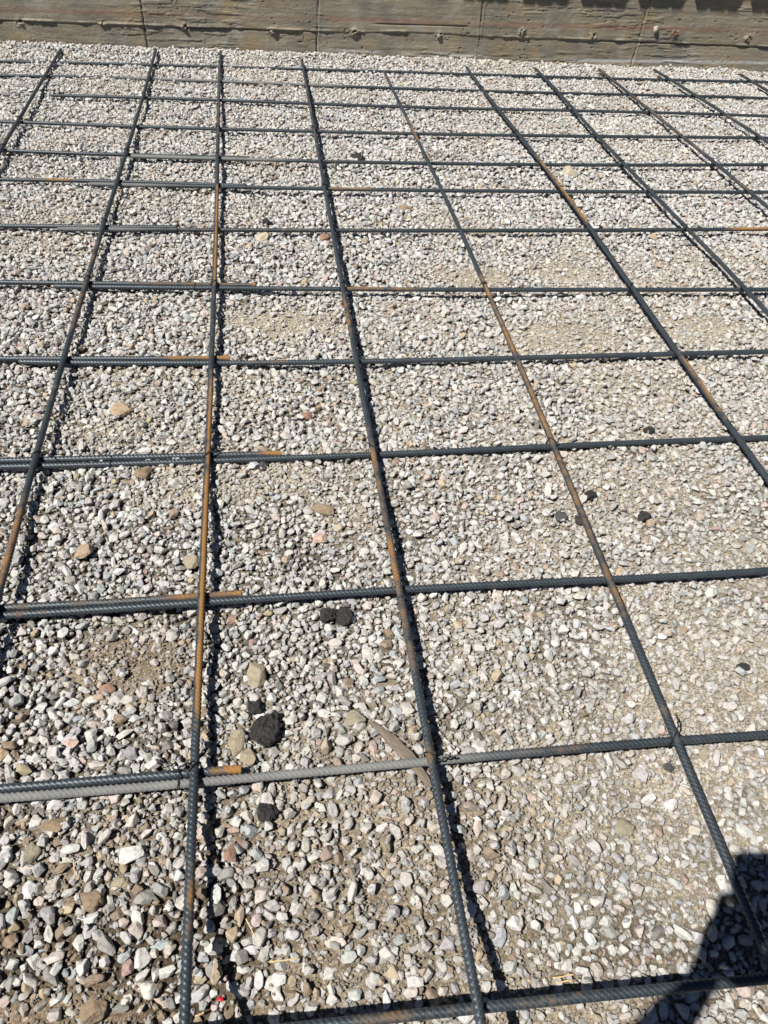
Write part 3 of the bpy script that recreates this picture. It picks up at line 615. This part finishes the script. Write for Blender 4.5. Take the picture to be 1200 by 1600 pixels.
# ------------------------------------------------------------------ wire ties
def tie(lk, tk, seed, curl=False, label=None):
    r = np.random.RandomState(seed); ax, tl, vl, zl = PATHS[lk]; _, tt, vt, zt = PATHS[tk]
    y = float(np.interp(0, tt-0, vt)) if False else None
    xx = 0.; yy_ = vt.mean()
    for _i in range(4): xx = float(np.interp(yy_, tl, vl)); yy_ = float(np.interp(xx, tt, vt))
    c = np.array([xx, yy_, 0.]); R_ = RAD+.0022; s1 = 1 if r.rand() < .5 else -1
    # a diagonal loop over the upper bar and under the lower one
    a = np.linspace(0, 2*np.pi, 26)
    dx_, dy_ = math.cos(math.radians(45*s1)), math.sin(math.radians(45*s1))
    w_ = .0135; h_top = ZL+RAD+.0022; h_bot = ZT-RAD-.0012; mid = (h_top+h_bot)/2
    P1 = np.stack([c[0]+dx_*w_*np.cos(a), c[1]+dy_*w_*np.cos(a), mid+(h_top-mid)*np.clip(np.sin(a)*1.35, -1, 1)], 1)
    P1 += r.normal(0, .0006, P1.shape); P1[-1] = P1[0]
    ang = r.uniform(0, 6.28); st = c+[dx_*w_, dy_*w_, ZL-.002]; tw = []
    n = 22; L_ = r.uniform(.020, .045)
    for i in range(n):
        q = i/(n-1); base = st+np.array([math.cos(ang)*L_*q, math.sin(ang)*L_*q, .012*math.sin(q*2.6)]); rr = .0013*(1-.3*q); tw.append(base+[rr*math.cos(q*22), rr*math.sin(q*22), rr*math.sin(q*22)])
    root = empty('wire_tie', (c[0], c[1], ZL))
    off = np.array([c[0], c[1], ZL])
    put('loop', tube_mesh('loop', P1-off, .0014, 5), M['wire'], root); put('twist', tube_mesh('twist', np.array(tw)-off, .0016, 5), M['wire'], root)
    if curl:
        q = np.linspace(0, 1, 24); e = np.array(tw[-1])-off; cc = np.stack([e[0]-.01*q-.008*np.sin(q*7)*q, e[1]+.004*np.sin(q*5), e[2]+.006+.010*np.sin(q*5.5)], 1); put('tail', tube_mesh('tail', cc, .0010, 5), M['wire'], root)
    tag(root, label, 'wire tie', 'black wire ties at bar crossings')
LN = {k: ORD[i] for i, k in enumerate('ABCDEFGHIJ')}
TIES = [('A', '4'), ('A', '5a'), ('B', '2'), ('B', '3'), ('B', '5a'), ('B', '7a'), ('B', '8a'), ('B', '10a'), ('C', '1'), ('C', '4'), ('C', '5b'), ('C', '8b'), ('C', '10b'), ('C', '12a'), ('D', '3'), ('D', '4'), ('D', '6b'), ('D', '8b'), ('D', '10b'), ('D', '12b'),
        ('E', '3'), ('E', '5b'), ('E', '8b'), ('E', '10b'), ('E', '12b'), ('F', '2'), ('F', '4'), ('F', '6b'), ('F', '8b'), ('G', '2'), ('G', '3'), ('G', '5b'), ('G', '7b'), ('H', '3'), ('H', '5b'), ('I', '1'), ('I', '4')]
for i, (a_, b_) in enumerate(TIES):
    tie(a_, b_, 300+i, i % 4 == 1, 'wire tie where %s lengthwise bar from left crosses %s crosswise row from wall' % (LN[a_], ORD[int(b_.rstrip('ab'))-1]))
# ties holding the lapped pairs together between crossings
def lap_tie(tk, x, label, curl=True):
    _, tt, vt, zt = PATHS[tk+'b']; y = float(np.interp(x, tt, vt))+.0085; off = np.array([x, y, ZT]); a = np.linspace(0, 2*np.pi, 26)
    P1 = np.stack([.002*np.sin(a), .0195*np.cos(a), .0098*np.clip(np.sin(a)*1.3, -1, 1)], 1)
    root = empty('wire_tie', tuple(off)); put('loop', tube_mesh('loop', P1, .0011, 5), M['wire'], root)
    q = np.linspace(0, 1, 30); cc = np.stack([-.004-.034*q+.004*np.sin(q*9), .016+.012*q+.004*np.cos(q*9), .012+.012*np.sin(q*7)], 1)
    put('tail', tube_mesh('tail', cc, .0011, 5), M['wire'], root); tag(root, label, 'wire tie', 'black wire ties at bar crossings')
lap_tie('8', -.262, 'black wire tie with a curled tail on the doubled eighth crosswise row')
lap_tie('7', -.352, 'small black wire tie on the doubled seventh crosswise row left of the third lengthwise bar')
lap_tie('6', -.09, 'small black wire tie on the sixth crosswise row right of the third lengthwise bar')
lap_tie('10', -.425, 'black wire tie on the doubled tenth crosswise row between the second and third lengthwise bars')
lap_tie('12', -.20, 'black wire tie on the doubled twelfth crosswise row just left of the third lengthwise bar')

# ------------------------------------------------------------------ stones one can point at
STONES = [
 ('asphalt_lump',-0.0474,0.7958,0.0279,0.0425,'K','largest black asphalt lump lying beside a flat tan stone'),
 ('asphalt_lump',-0.0677,0.8426,0.0161,0.0172,'K','small black lump just above the largest asphalt lump'),
 ('asphalt_lump',-0.0456,0.6326,0.0190,0.0174,'K','round black lump alone in gravel below the grey dusty bar'),
 ('asphalt_lump',0.0935,1.0605,0.0223,0.0231,'K','left half of the pair of touching black lumps'),
 ('asphalt_lump',0.1278,1.0524,0.0209,0.0248,'K','right half of the pair of touching black lumps'),
 ('asphalt_lump',0.7992,1.3974,0.0172,0.0218,'K','square black lump beside the rusty fifth lengthwise bar'),
 ('asphalt_lump',0.9227,1.3237,0.0170,0.0175,'K','flat black lump far from any bar on the right'),
 ('asphalt_lump',0.7419,1.3121,0.0108,0.0173,'D','narrow dark lump touching the rusty fifth lengthwise bar'),
 ('asphalt_lump',0.6958,1.3268,0.0149,0.0180,'G','dull dark grey lump left of the rusty fifth lengthwise bar'),
 ('asphalt_lump',1.0618,1.6540,0.0183,0.0175,'K','black lump resting against the upper side of a ribbed crosswise bar'),
 ('asphalt_lump',-0.0018,3.1309,0.0208,0.0332,'K','small black lump behind the seventh crosswise bar'),
 ('asphalt_lump',0.4533,3.9085,0.0318,0.0403,'K','distant black lump behind the fifth crosswise bar'),
 ('asphalt_lump',0.7024,0.6458,0.0106,0.0089,'G','small charcoal lump below the dusty bar near the right edge'),
 ('asphalt_lump',0.9540,0.8472,0.0155,0.0096,'K','thin black shard near the right edge'),
 ('asphalt_lump',-0.0417,1.5626,0.0116,0.0169,'G','rounded dark grey pebble under the tenth crosswise bar'),
 ('large_stone',-0.0989,0.7722,0.0178,0.0286,'T','large flat tan stone left of the biggest black lump'),
 ('large_stone',-0.0634,0.9149,0.0198,0.0307,'T','mottled tan stone above the black lumps'),
 ('large_stone',-0.0800,0.7428,0.0153,0.0169,'T','small tan stone tucked under the biggest black lump'),
 ('large_stone',-0.4242,1.8175,0.0305,0.0288,'O','oval tan stone lying flat in pale gravel'),
 ('large_stone',-0.4480,1.2839,0.0200,0.0248,'O','angular orange tan stone between the two left lengthwise bars'),
 ('large_stone',0.0898,1.2960,0.0191,0.0183,'P','flat salmon pink stone in the middle of the gravel'),
 ('large_stone',-0.3411,1.5420,0.0224,0.0277,'B','brown stone just below the doubled crosswise bars'),
 ('large_stone',0.1040,1.3891,0.0318,0.0208,'B','long brownish stone half sunk in the gravel'),
 ('large_stone',-0.0246,2.9782,0.0275,0.0440,'Y','cream stone below the seventh crosswise bar'),
 ('large_stone',0.2220,2.9619,0.0229,0.0367,'R','reddish brown stone beside the fourth lengthwise bar'),
 ('large_stone',1.4791,3.7430,0.0400,0.0635,'Y','cream stone cluster near the rusty sixth lengthwise bar'),
 ('large_stone',0.5922,3.3000,0.0255,0.0409,'B','brown stone in the third gap between crosswise bars'),
 ('large_stone',1.6168,2.9946,0.0188,0.0301,'O','small orange stone on the far right gravel'),
 ('large_stone',-0.9804,3.0527,0.0222,0.0328,'P','pinkish stone under the bar at the left edge'),
 ('large_stone',-0.2044,1.2361,0.0217,0.0261,'T','tan stone against the left side of the rusty bar'),
 ('large_stone',-0.3151,0.3779,0.0213,0.0204,'B','biggest rough brown stone near the bottom left corner'),
 ('large_stone',-0.4050,0.6437,0.0224,0.0149,'B','rough brown slab below the dusty grey bar'),
 ('large_stone',-0.4296,0.5985,0.0135,0.0164,'V','olive brown rounded stone near the left edge'),
 ('large_stone',-0.2850,0.5431,0.0154,0.0134,'T','blocky tan stone left of the slate blue bar'),
 ('large_stone',-0.1088,0.5686,0.0107,0.0171,'R','wedge of reddish brown stone right of the bar shadow'),
 ('large_stone',-0.3288,0.5198,0.0211,0.0181,'B','crumbly brown clod in the dark soil'),
 ('large_stone',-0.3527,0.9117,0.0160,0.0135,'R','reddish brown flat stone on the soil patch'),
 ('large_stone',0.5838,0.5472,0.0158,0.0180,'V','grey green round stone in the sandy patch'),
 ('large_stone',0.1247,0.7994,0.0211,0.0161,'V','mossy grey stone touching the wood chip'),
 ('large_stone',0.2375,0.2888,0.0172,0.0082,'P','salmon stone beside the lowest bar crossing'),
 ('large_stone',-0.3711,0.6009,0.0157,0.0099,'W','pale stone in the lower left gravel'),
 ('large_stone',-0.2696,0.5798,0.0210,0.0140,'W','white shell shaped stone left of the slate bar'),
 ('large_stone',0.1762,0.3578,0.0138,0.0088,'W','bright white stone low in the centre'),
 ('large_stone',-0.0348,0.3857,0.0117,0.0114,'W','white angular stone beside the straw'),
 ('large_stone',2.1430,3.3839,0.0147,0.0236,'R','tiny red stone on the far right gravel'),
 ('large_stone',1.6454,5.7093,0.0326,0.0522,'C','pale stone heaped against the foot of the wall'),
 ('large_stone',1.6273,5.8387,0.0237,0.0379,'C','upright pale stone leaning on the wall foot'),
 ('large_stone',1.4809,5.6735,0.0321,0.0504,'C','low buff stone at the wall foot'),
 ('large_stone',-0.4004,0.7939,0.0150,0.0094,'P','pink stone just above the doubled bars'),
 ('large_stone',-0.5195,0.7859,0.0113,0.0133,'O','orange stone at the left edge above the doubled bars'),
 ('large_stone',0.0863,1.7873,0.0182,0.0153,'R','rust red flake near the fourth lengthwise bar'),
]
SCOL = {'K': (.034, .033, .032), 'D': (.05, .042, .036), 'G': (.07, .07, .07), 'T': (.28, .238, .17), 'O': (.33, .25, .17), 'P': (.46, .33, .27), 'B': (.22, .165, .11), 'Y': (.40, .36, .27), 'R': (.27, .165, .12), 'V': (.24, .215, .155), 'W': (.52, .505, .47), 'C': (.42, .39, .33)}
SM = {k: stone_mat('stone_'+k, False, v, k in 'KDG') for k, v in SCOL.items()}
for i, (nm, x, y, hx, hy, c, lab) in enumerate(STONES):
    if y > 2: hy = min(hy, hx*1.15)
    y = min(y, 5.76)
    hy = max(hy, hx*.55); hz = min(hx, hy)*(.62 if nm == 'asphalt_lump' else .55)
    ii, jj = int((y-HY0)/RES), int((x-HX0)/RES); k = max(1, int(min(hx, hy)/RES))
    zb = np.percentile(HM[ii-k:ii+k+1, jj-k:jj+k+1], 55)
    me = rock_mesh(nm, hx, hy, hz, 500+i, .25 if nm == 'asphalt_lump' else .8, .09 if nm == 'asphalt_lump' else .045, 4, 12)
    V = np.empty(len(me.vertices)*3, np.float32); me.vertices.foreach_get('co', V); V = V.reshape(-1, 3)
    nn = np.array([mnoise.fractal(Vector(v)*220+Vector((i*7, 0, 0)), .8, 2.1, 4) for v in V]); 
    if nm == 'asphalt_lump':
        dv = np.array([mnoise.noise_vector(Vector(v)*150+Vector((i*7, 3, 0))) for v in V])+.55*np.array([mnoise.noise_vector(Vector(v)*380+Vector((i*7, 9, 0))) for v in V]); V += dv*min(hx, hy)*.16
    else: V *= (1+.06*nn)[:, None]
    V = V.astype(np.float32)
    me.vertices.foreach_set('co', V.ravel()); me.polygons.foreach_set('use_smooth', np.zeros(len(me.polygons), bool)); me.update()
    o = put(nm, me, SM[c], None, (x, y, float(zb)+hz*.35)); o.rotation_euler = (RS.normal(0, .12), RS.normal(0, .12), RS.normal(0, .25))
    tag(o, lab, 'asphalt lump' if nm == 'asphalt_lump' else 'stone', 'black asphalt lumps in the gravel' if nm == 'asphalt_lump' else 'odd coloured stones in the gravel')

# ------------------------------------------------------------------ wood chip, straws, twigs
def hm(x, y, r=2):
    ii, jj = int((y-HY0)/RES), int((x-HX0)/RES); return float(np.percentile(HM[ii-r:ii+r+1, jj-r:jj+r+1], 70))
pts = np.array([(.151, .7888), (.1757, .7575), (.2166, .7004), (.2467, .6433)]); s_ = np.linspace(0, 1, 26)
cx_ = np.interp(s_, [0, .24, .66, 1], pts[:, 0]); cy_ = np.interp(s_, [0, .24, .66, 1], pts[:, 1]); wd = np.interp(s_, [0, .12, .42, .7, .93, 1], [.002, .0055, .0118, .0105, .006, .001])*(1+.1*np.sin(s_*23)); tx, ty = np.gradient(cx_), np.gradient(cy_); ln = np.hypot(tx, ty); nx_, ny_ = -ty/ln, tx/ln
zb = max(hm(.2, .72, 6), hm(.166, .77, 4), hm(.235, .665, 4))+.0015; zb = min(zb+.002, .029)
V = []; NS = 7
for i in range(26):
    for j in range(NS):
        u_ = j/(NS-1)*2-1; zt_ = .0022*(1-u_*u_)+.0012*math.sin(u_*9+i*.1)+.004*math.sin(s_[i]*3.1); V.append((cx_[i]+nx_[i]*wd[i]*u_, cy_[i]+ny_[i]*wd[i]*u_, zb+.002+zt_))
for i in range(26):
    for j in range(NS): u_ = j/(NS-1)*2-1; V.append((cx_[i]+nx_[i]*wd[i]*u_*.96, cy_[i]+ny_[i]*wd[i]*u_*.96, zb-.002+.004*math.sin(s_[i]*3.1)))
I = np.arange(26*NS).reshape(26, NS); o2 = 26*NS
Q = [np.stack([I[:-1, :-1], I[:-1, 1:], I[1:, 1:], I[1:, :-1]], -1).reshape(-1, 4)]; Q.append(Q[0][:, ::-1]+o2)
for e in (0, NS-1): Q.append(np.stack([I[:-1, e], I[1:, e], I[1:, e]+o2, I[:-1, e]+o2], -1))
V = np.array(V); org = V.mean(0)
# the grain runs along local x
ang = math.atan2(pts[-1][1]-pts[0][1], pts[-1][0]-pts[0][0]); ca, sa = math.cos(-ang), math.sin(-ang); W = V-org; W2 = np.stack([W[:, 0]*ca-W[:, 1]*sa, W[:, 0]*sa+W[:, 1]*ca, W[:, 2]], 1)
o = put('wood_chip', new_mesh('wood_chip', W2, np.concatenate(Q)), M['wood'], None, tuple(org)); o.rotation_euler.z = ang
tag(o, 'pointed grey brown wood splinter lying under the dusty crosswise bar', 'wood chip')
def stick(name, pts, r, mat, label, cat):
    P = np.array([(x, y, hm(x, y)+r*.9) for x, y in pts]); P[:, 2] = P[:, 2].max(); n = 10; t_ = np.linspace(0, 1, n)
    P = np.stack([np.interp(t_, np.linspace(0, 1, len(P)), P[:, i]) for i in range(3)], 1)+RS.normal(0, r*.25, (n, 3)); org = P.mean(0)
    o = put(name, tube_mesh(name, P-org, r*np.linspace(1, .7, n), 6), mat, None, tuple(org)); tag(o, label, cat, 'bits of straw and twig on the gravel')
stick('straw', [(-.0488, .4062), (-.0036, .4067)], .0016, M['straw'], 'longest tan straw lying level between the two lower lengthwise bars', 'straw')
stick('straw', [(.3989, .3396), (.4361, .3418)], .0016, M['straw'], 'upper of two short tan straws side by side in the sand', 'straw')
stick('straw', [(.4024, .3339), (.4316, .3342)], .0016, M['straw'], 'lower of two short tan straws side by side in the sand', 'straw')
stick('straw', [(-.362, .5781), (-.3581, .5591)], .0013, M['straw'], 'short upright tan straw in the lower left gravel', 'straw')
stick('straw', [(-.1637, .3536), (-.151, .3588)], .0018, M['straw'], 'stubby tan straw beside the slate bar near the bottom', 'straw')
stick('twig', [(-.084, .4667), (-.077, .452), (-.07, .4387)], .0012, M['straw'], 'thin pale twig slanting beside the bar shadow', 'twig')
o = put('red_fragment', rock_mesh('red_fragment', .0055, .0035, .002, 777, .9, .05, 3), plain('red_plastic', (.42, .015, .02), .4), None, (-.127, .3725, hm(-.127, .3725)+.002)); tag(o, 'tiny bright red plastic scrap beside the bar shadow near the bottom', 'plastic scrap')
stick('curved_wire', [(-.330, 5.70), (-.30, 5.69), (-.26, 5.66)], .0022, rust_w, 'dark bent wire at the wall foot above the end of the third lengthwise bar', 'wire')

# ------------------------------------------------------------------ the photographer behind the camera (only the shadow falls into the picture)
def cp(r, u, d): return CAMP+RGT*r+UPV*u+FWD*d
phone = empty('phone', cp(-.018, -.054, -.008)); tag(phone, 'dark mobile phone held upright in both hands of the photographer', 'phone')
phone.rotation_euler = m3.to_3x3().to_euler()
def rbox(name, sx, sy, sz, rad, mat, parent, loc):
    bm = bmesh.new(); n = 6; ring = []
    for cx_, cy_, a0 in ((1, 1, 0), (-1, 1, 90), (-1, -1, 180), (1, -1, 270)):
        for i in range(n+1):
            a = math.radians(a0+90*i/n); ring.append((cx_*(sx/2-rad)+rad*math.cos(a), cy_*(sy/2-rad)+rad*math.sin(a)))
    lo = [bm.verts.new((x, y, -sz/2)) for x, y in ring]; hi = [bm.verts.new((x, y, sz/2)) for x, y in ring]; k = len(ring)
    bm.faces.new(hi); bm.faces.new(lo[::-1])
    for i in range(k): bm.faces.new([lo[i], lo[(i+1) % k], hi[(i+1) % k], hi[i]])
    bmesh.ops.bevel(bm, geom=[e for e in bm.edges if abs(e.verts[0].co.z-e.verts[1].co.z) < 1e-6], offset=sz*.18, segments=2, affect='EDGES')
    me = bpy.data.meshes.new(name); bm.to_mesh(me); bm.free(); return put(name, me, mat, parent, loc)
rbox('phone_body', .074, .147, .008, .011, M['phone_body'], phone, (0, 0, 0))
rbox('screen', .069, .142, .0006, .009, M['lens'], phone, (0, 0, .0045))
rbox('camera_bump', .030, .030, .0012, .008, M['phone_body'], phone, (.020, .054, -.0048))

def skin_mesh(name, chains, mat, parent, sub=2, mergef=None):
    """chains: list of lists of (point, radius); equal points are shared"""
    V = []; R = []; E = []; key = {}
    for ch in chains:
        prev = None
        for p, r in ch:
            k = tuple(round(c, 4) for c in p)
            if k not in key: key[k] = len(V); V.append(p); R.append(r)
            i = key[k]
            if prev is not None and prev != i: E.append((prev, i))
            prev = i
    org = Vector(parent.location)
    me = bpy.data.meshes.new(name); me.from_pydata([Vector(v)-org for v in V], E, [])
    o = put(name, me, None, parent); me.materials.append(mat)
    sm = o.modifiers.new('skin', 'SKIN'); sm.use_smooth_shade = True
    sv = me.skin_vertices[0].data if me.skin_vertices else None
    if sv is None:
        bm = bmesh.new(); bm.from_mesh(me); bm.verts.layers.skin.verify(); bm.to_mesh(me); bm.free(); sv = me.skin_vertices[0].data
    for i, r in enumerate(R): sv[i].radius = (r, r) if not isinstance(r, tuple) else r; sv[i].use_root = (i == 0)
    s2 = o.modifiers.new('sub', 'SUBSURF'); s2.levels = sub; s2.render_levels = sub
    return o
person = empty('person', (0, -.50, 0)); tag(person, 'person in dark blue shirt photographing the bars with a phone', 'person')
V3 = lambda *a: Vector(a)
hip = V3(.02, -.52, .92); chest = V3(.01, -.49, 1.28); neck = V3(.005, -.46, 1.44); head = V3(.0, -.40, 1.60); waist = V3(.015, -.52, 1.08)
wrL = cp(-.108, -.176, -.030); elL = cp(-.290, -.262, -.155); shL = V3(-.185, -.47, 1.385)
wrR = cp(.026, -.172, -.030); elR = V3(.30, -.26, 1.08); shR = V3(.195, -.47, 1.385)
def lerp(a, b, t): return a*(1-t)+b*t
def hand(s, wr):
    """s=-1 left hand. palm rises along the phone's edge; four fingers wrap behind it, thumb in front"""
    xe = -.018+s*.040     # phone edge
    pal = cp(xe+s*(.030 if s < 0 else .016), -.118, -.016); ch = [[(wr, .022), (lerp(wr, pal, .5), .025), (pal, .024)]]
    for i, (u0, ln, rad) in enumerate(((-.070, .034, .0085), (-.090, .040, .0088), (-.110, .038, .0085), (-.128, .032, .0072))):
        k = cp(xe+s*.016, u0, -.010); a = cp(xe+s*.010, u0+.004, .006); b_ = cp(xe-s*.012, u0+.007, .010); c = cp(xe-s*(ln-.008), u0+.006, .006)
        ch.append([(pal, .024), (k, .0105), (a, rad), (b_, rad*.95), (c, rad*.82)])
    ch.append([(pal, .024), (cp(xe+s*.012, -.098, -.026), .0125), (cp(xe-s*.002, -.075, -.028), .0105), (cp(xe-s*.012, -.054, -.024), .0085)])
    if s < 0: ch.append([(pal, .024), (cp(-.030, -.142, -.010), .0150), (cp(.002, -.143, -.006), .0125)]); ch.append([(pal, .024), (cp(-.036, -.168, -.022), .0270), (cp(-.004, -.172, -.020), .0240)])
    else: ch.append([(pal, .024), (cp(.006, -.158, -.026), .0220), (cp(-.006, -.178, -.024), .0180)])
    return ch
def arm(sh, el, wr): return [[(chest, .115), (lerp(chest, sh, .75), .066), (sh, .056), (lerp(sh, el, .5), .047), (el, .039), (lerp(el, wr, .3), .041), (lerp(el, wr, .7), .032), (wr, .024)]]
footL, footR = V3(-.13, -.50, .055), V3(.15, -.56, .055)
def leg(s, foot):
    h = hip+V3(s*.095, 0, -.07); kn = V3(foot.x*.95, foot.y+.03, .50)
    return [[(hip, .125), (h, .088), (lerp(h, kn, .5), .075), (kn, .056), (lerp(kn, foot, .35), .058), (lerp(kn, foot, .85), .038), (foot, .036), (foot+V3(0, .10, -.02), .034), (foot+V3(0, .17, -.03), .024)]]
skull = [[(chest, .115), (neck, .055), (neck+V3(0, .02, .07), .052), (head, .082), (head+V3(0, .01, .075), .070)]]
skin_mesh('body', [[(hip, .125), (waist, .110), (chest, .115)]]+skull+arm(shL, elL, wrL)+arm(shR, elR, wrR)+hand(-1, wrL)+hand(1, wrR)+leg(-1, footL)+leg(1, footR), M['skin'], person)
sl_ = lambda sh, el: [[(chest+V3(0, 0, .002), .130), (lerp(chest, sh, .75), .078), (sh, .070), (lerp(sh, el, .45), .060), (lerp(sh, el, .62), .058)]]
skin_mesh('shirt', [[(hip+V3(0, 0, -.03), .140), (waist, .126), (chest+V3(0, 0, .002), .130), (lerp(chest, neck, .8), .075)]]+sl_(shL, elL)+sl_(shR, elR), M['shirt'], person)
def trs(s, foot):
    h = hip+V3(s*.095, 0, -.07); kn = V3(foot.x*.95, foot.y+.03, .50); return [[(hip, .132), (h, .098), (lerp(h, kn, .5), .086), (kn, .068), (lerp(kn, foot, .9), .056)]]
skin_mesh('trousers', trs(-1, footL)+trs(1, footR), M['jeans'], person)
for ft in (footL, footR): skin_mesh('boot', [[(ft+V3(0, 0, .12), .046), (ft, .046), (ft+V3(0, .10, -.015), .046), (ft+V3(0, .19, -.022), .036)]], M['leather'], person)
skin_mesh('hair', [[(head+V3(0, -.035, -.02), .070), (head+V3(0, -.015, .05), .082), (head+V3(0, .035, .085), .058)]], M['hair'], person)
# face: brow line at mid-head, nose, lips, ears
fc = head+V3(0, .078, .0)
skin_mesh('nose', [[(fc+V3(0, 0, .012), .007), (fc+V3(0, .016, -.020), .010)]], M['skin'], person, 1)
for s in (-1, 1):
    skin_mesh('eye', [[(fc+V3(s*.030, -.012, .012), .010), (fc+V3(s*.034, -.012, .012), .010)]], M['lens'], person, 1)
    skin_mesh('ear', [[(head+V3(s*.080, 0, .015), .012), (head+V3(s*.082, .004, -.02), .009)]], M['skin'], person, 1)
skin_mesh('mouth', [[(fc+V3(-.022, -.006, -.050), .005), (fc+V3(0, .002, -.050), .007), (fc+V3(.022, -.006, -.050), .005)]], plain('lips', (.35, .12, .10), .5), person, 1)
print('done')
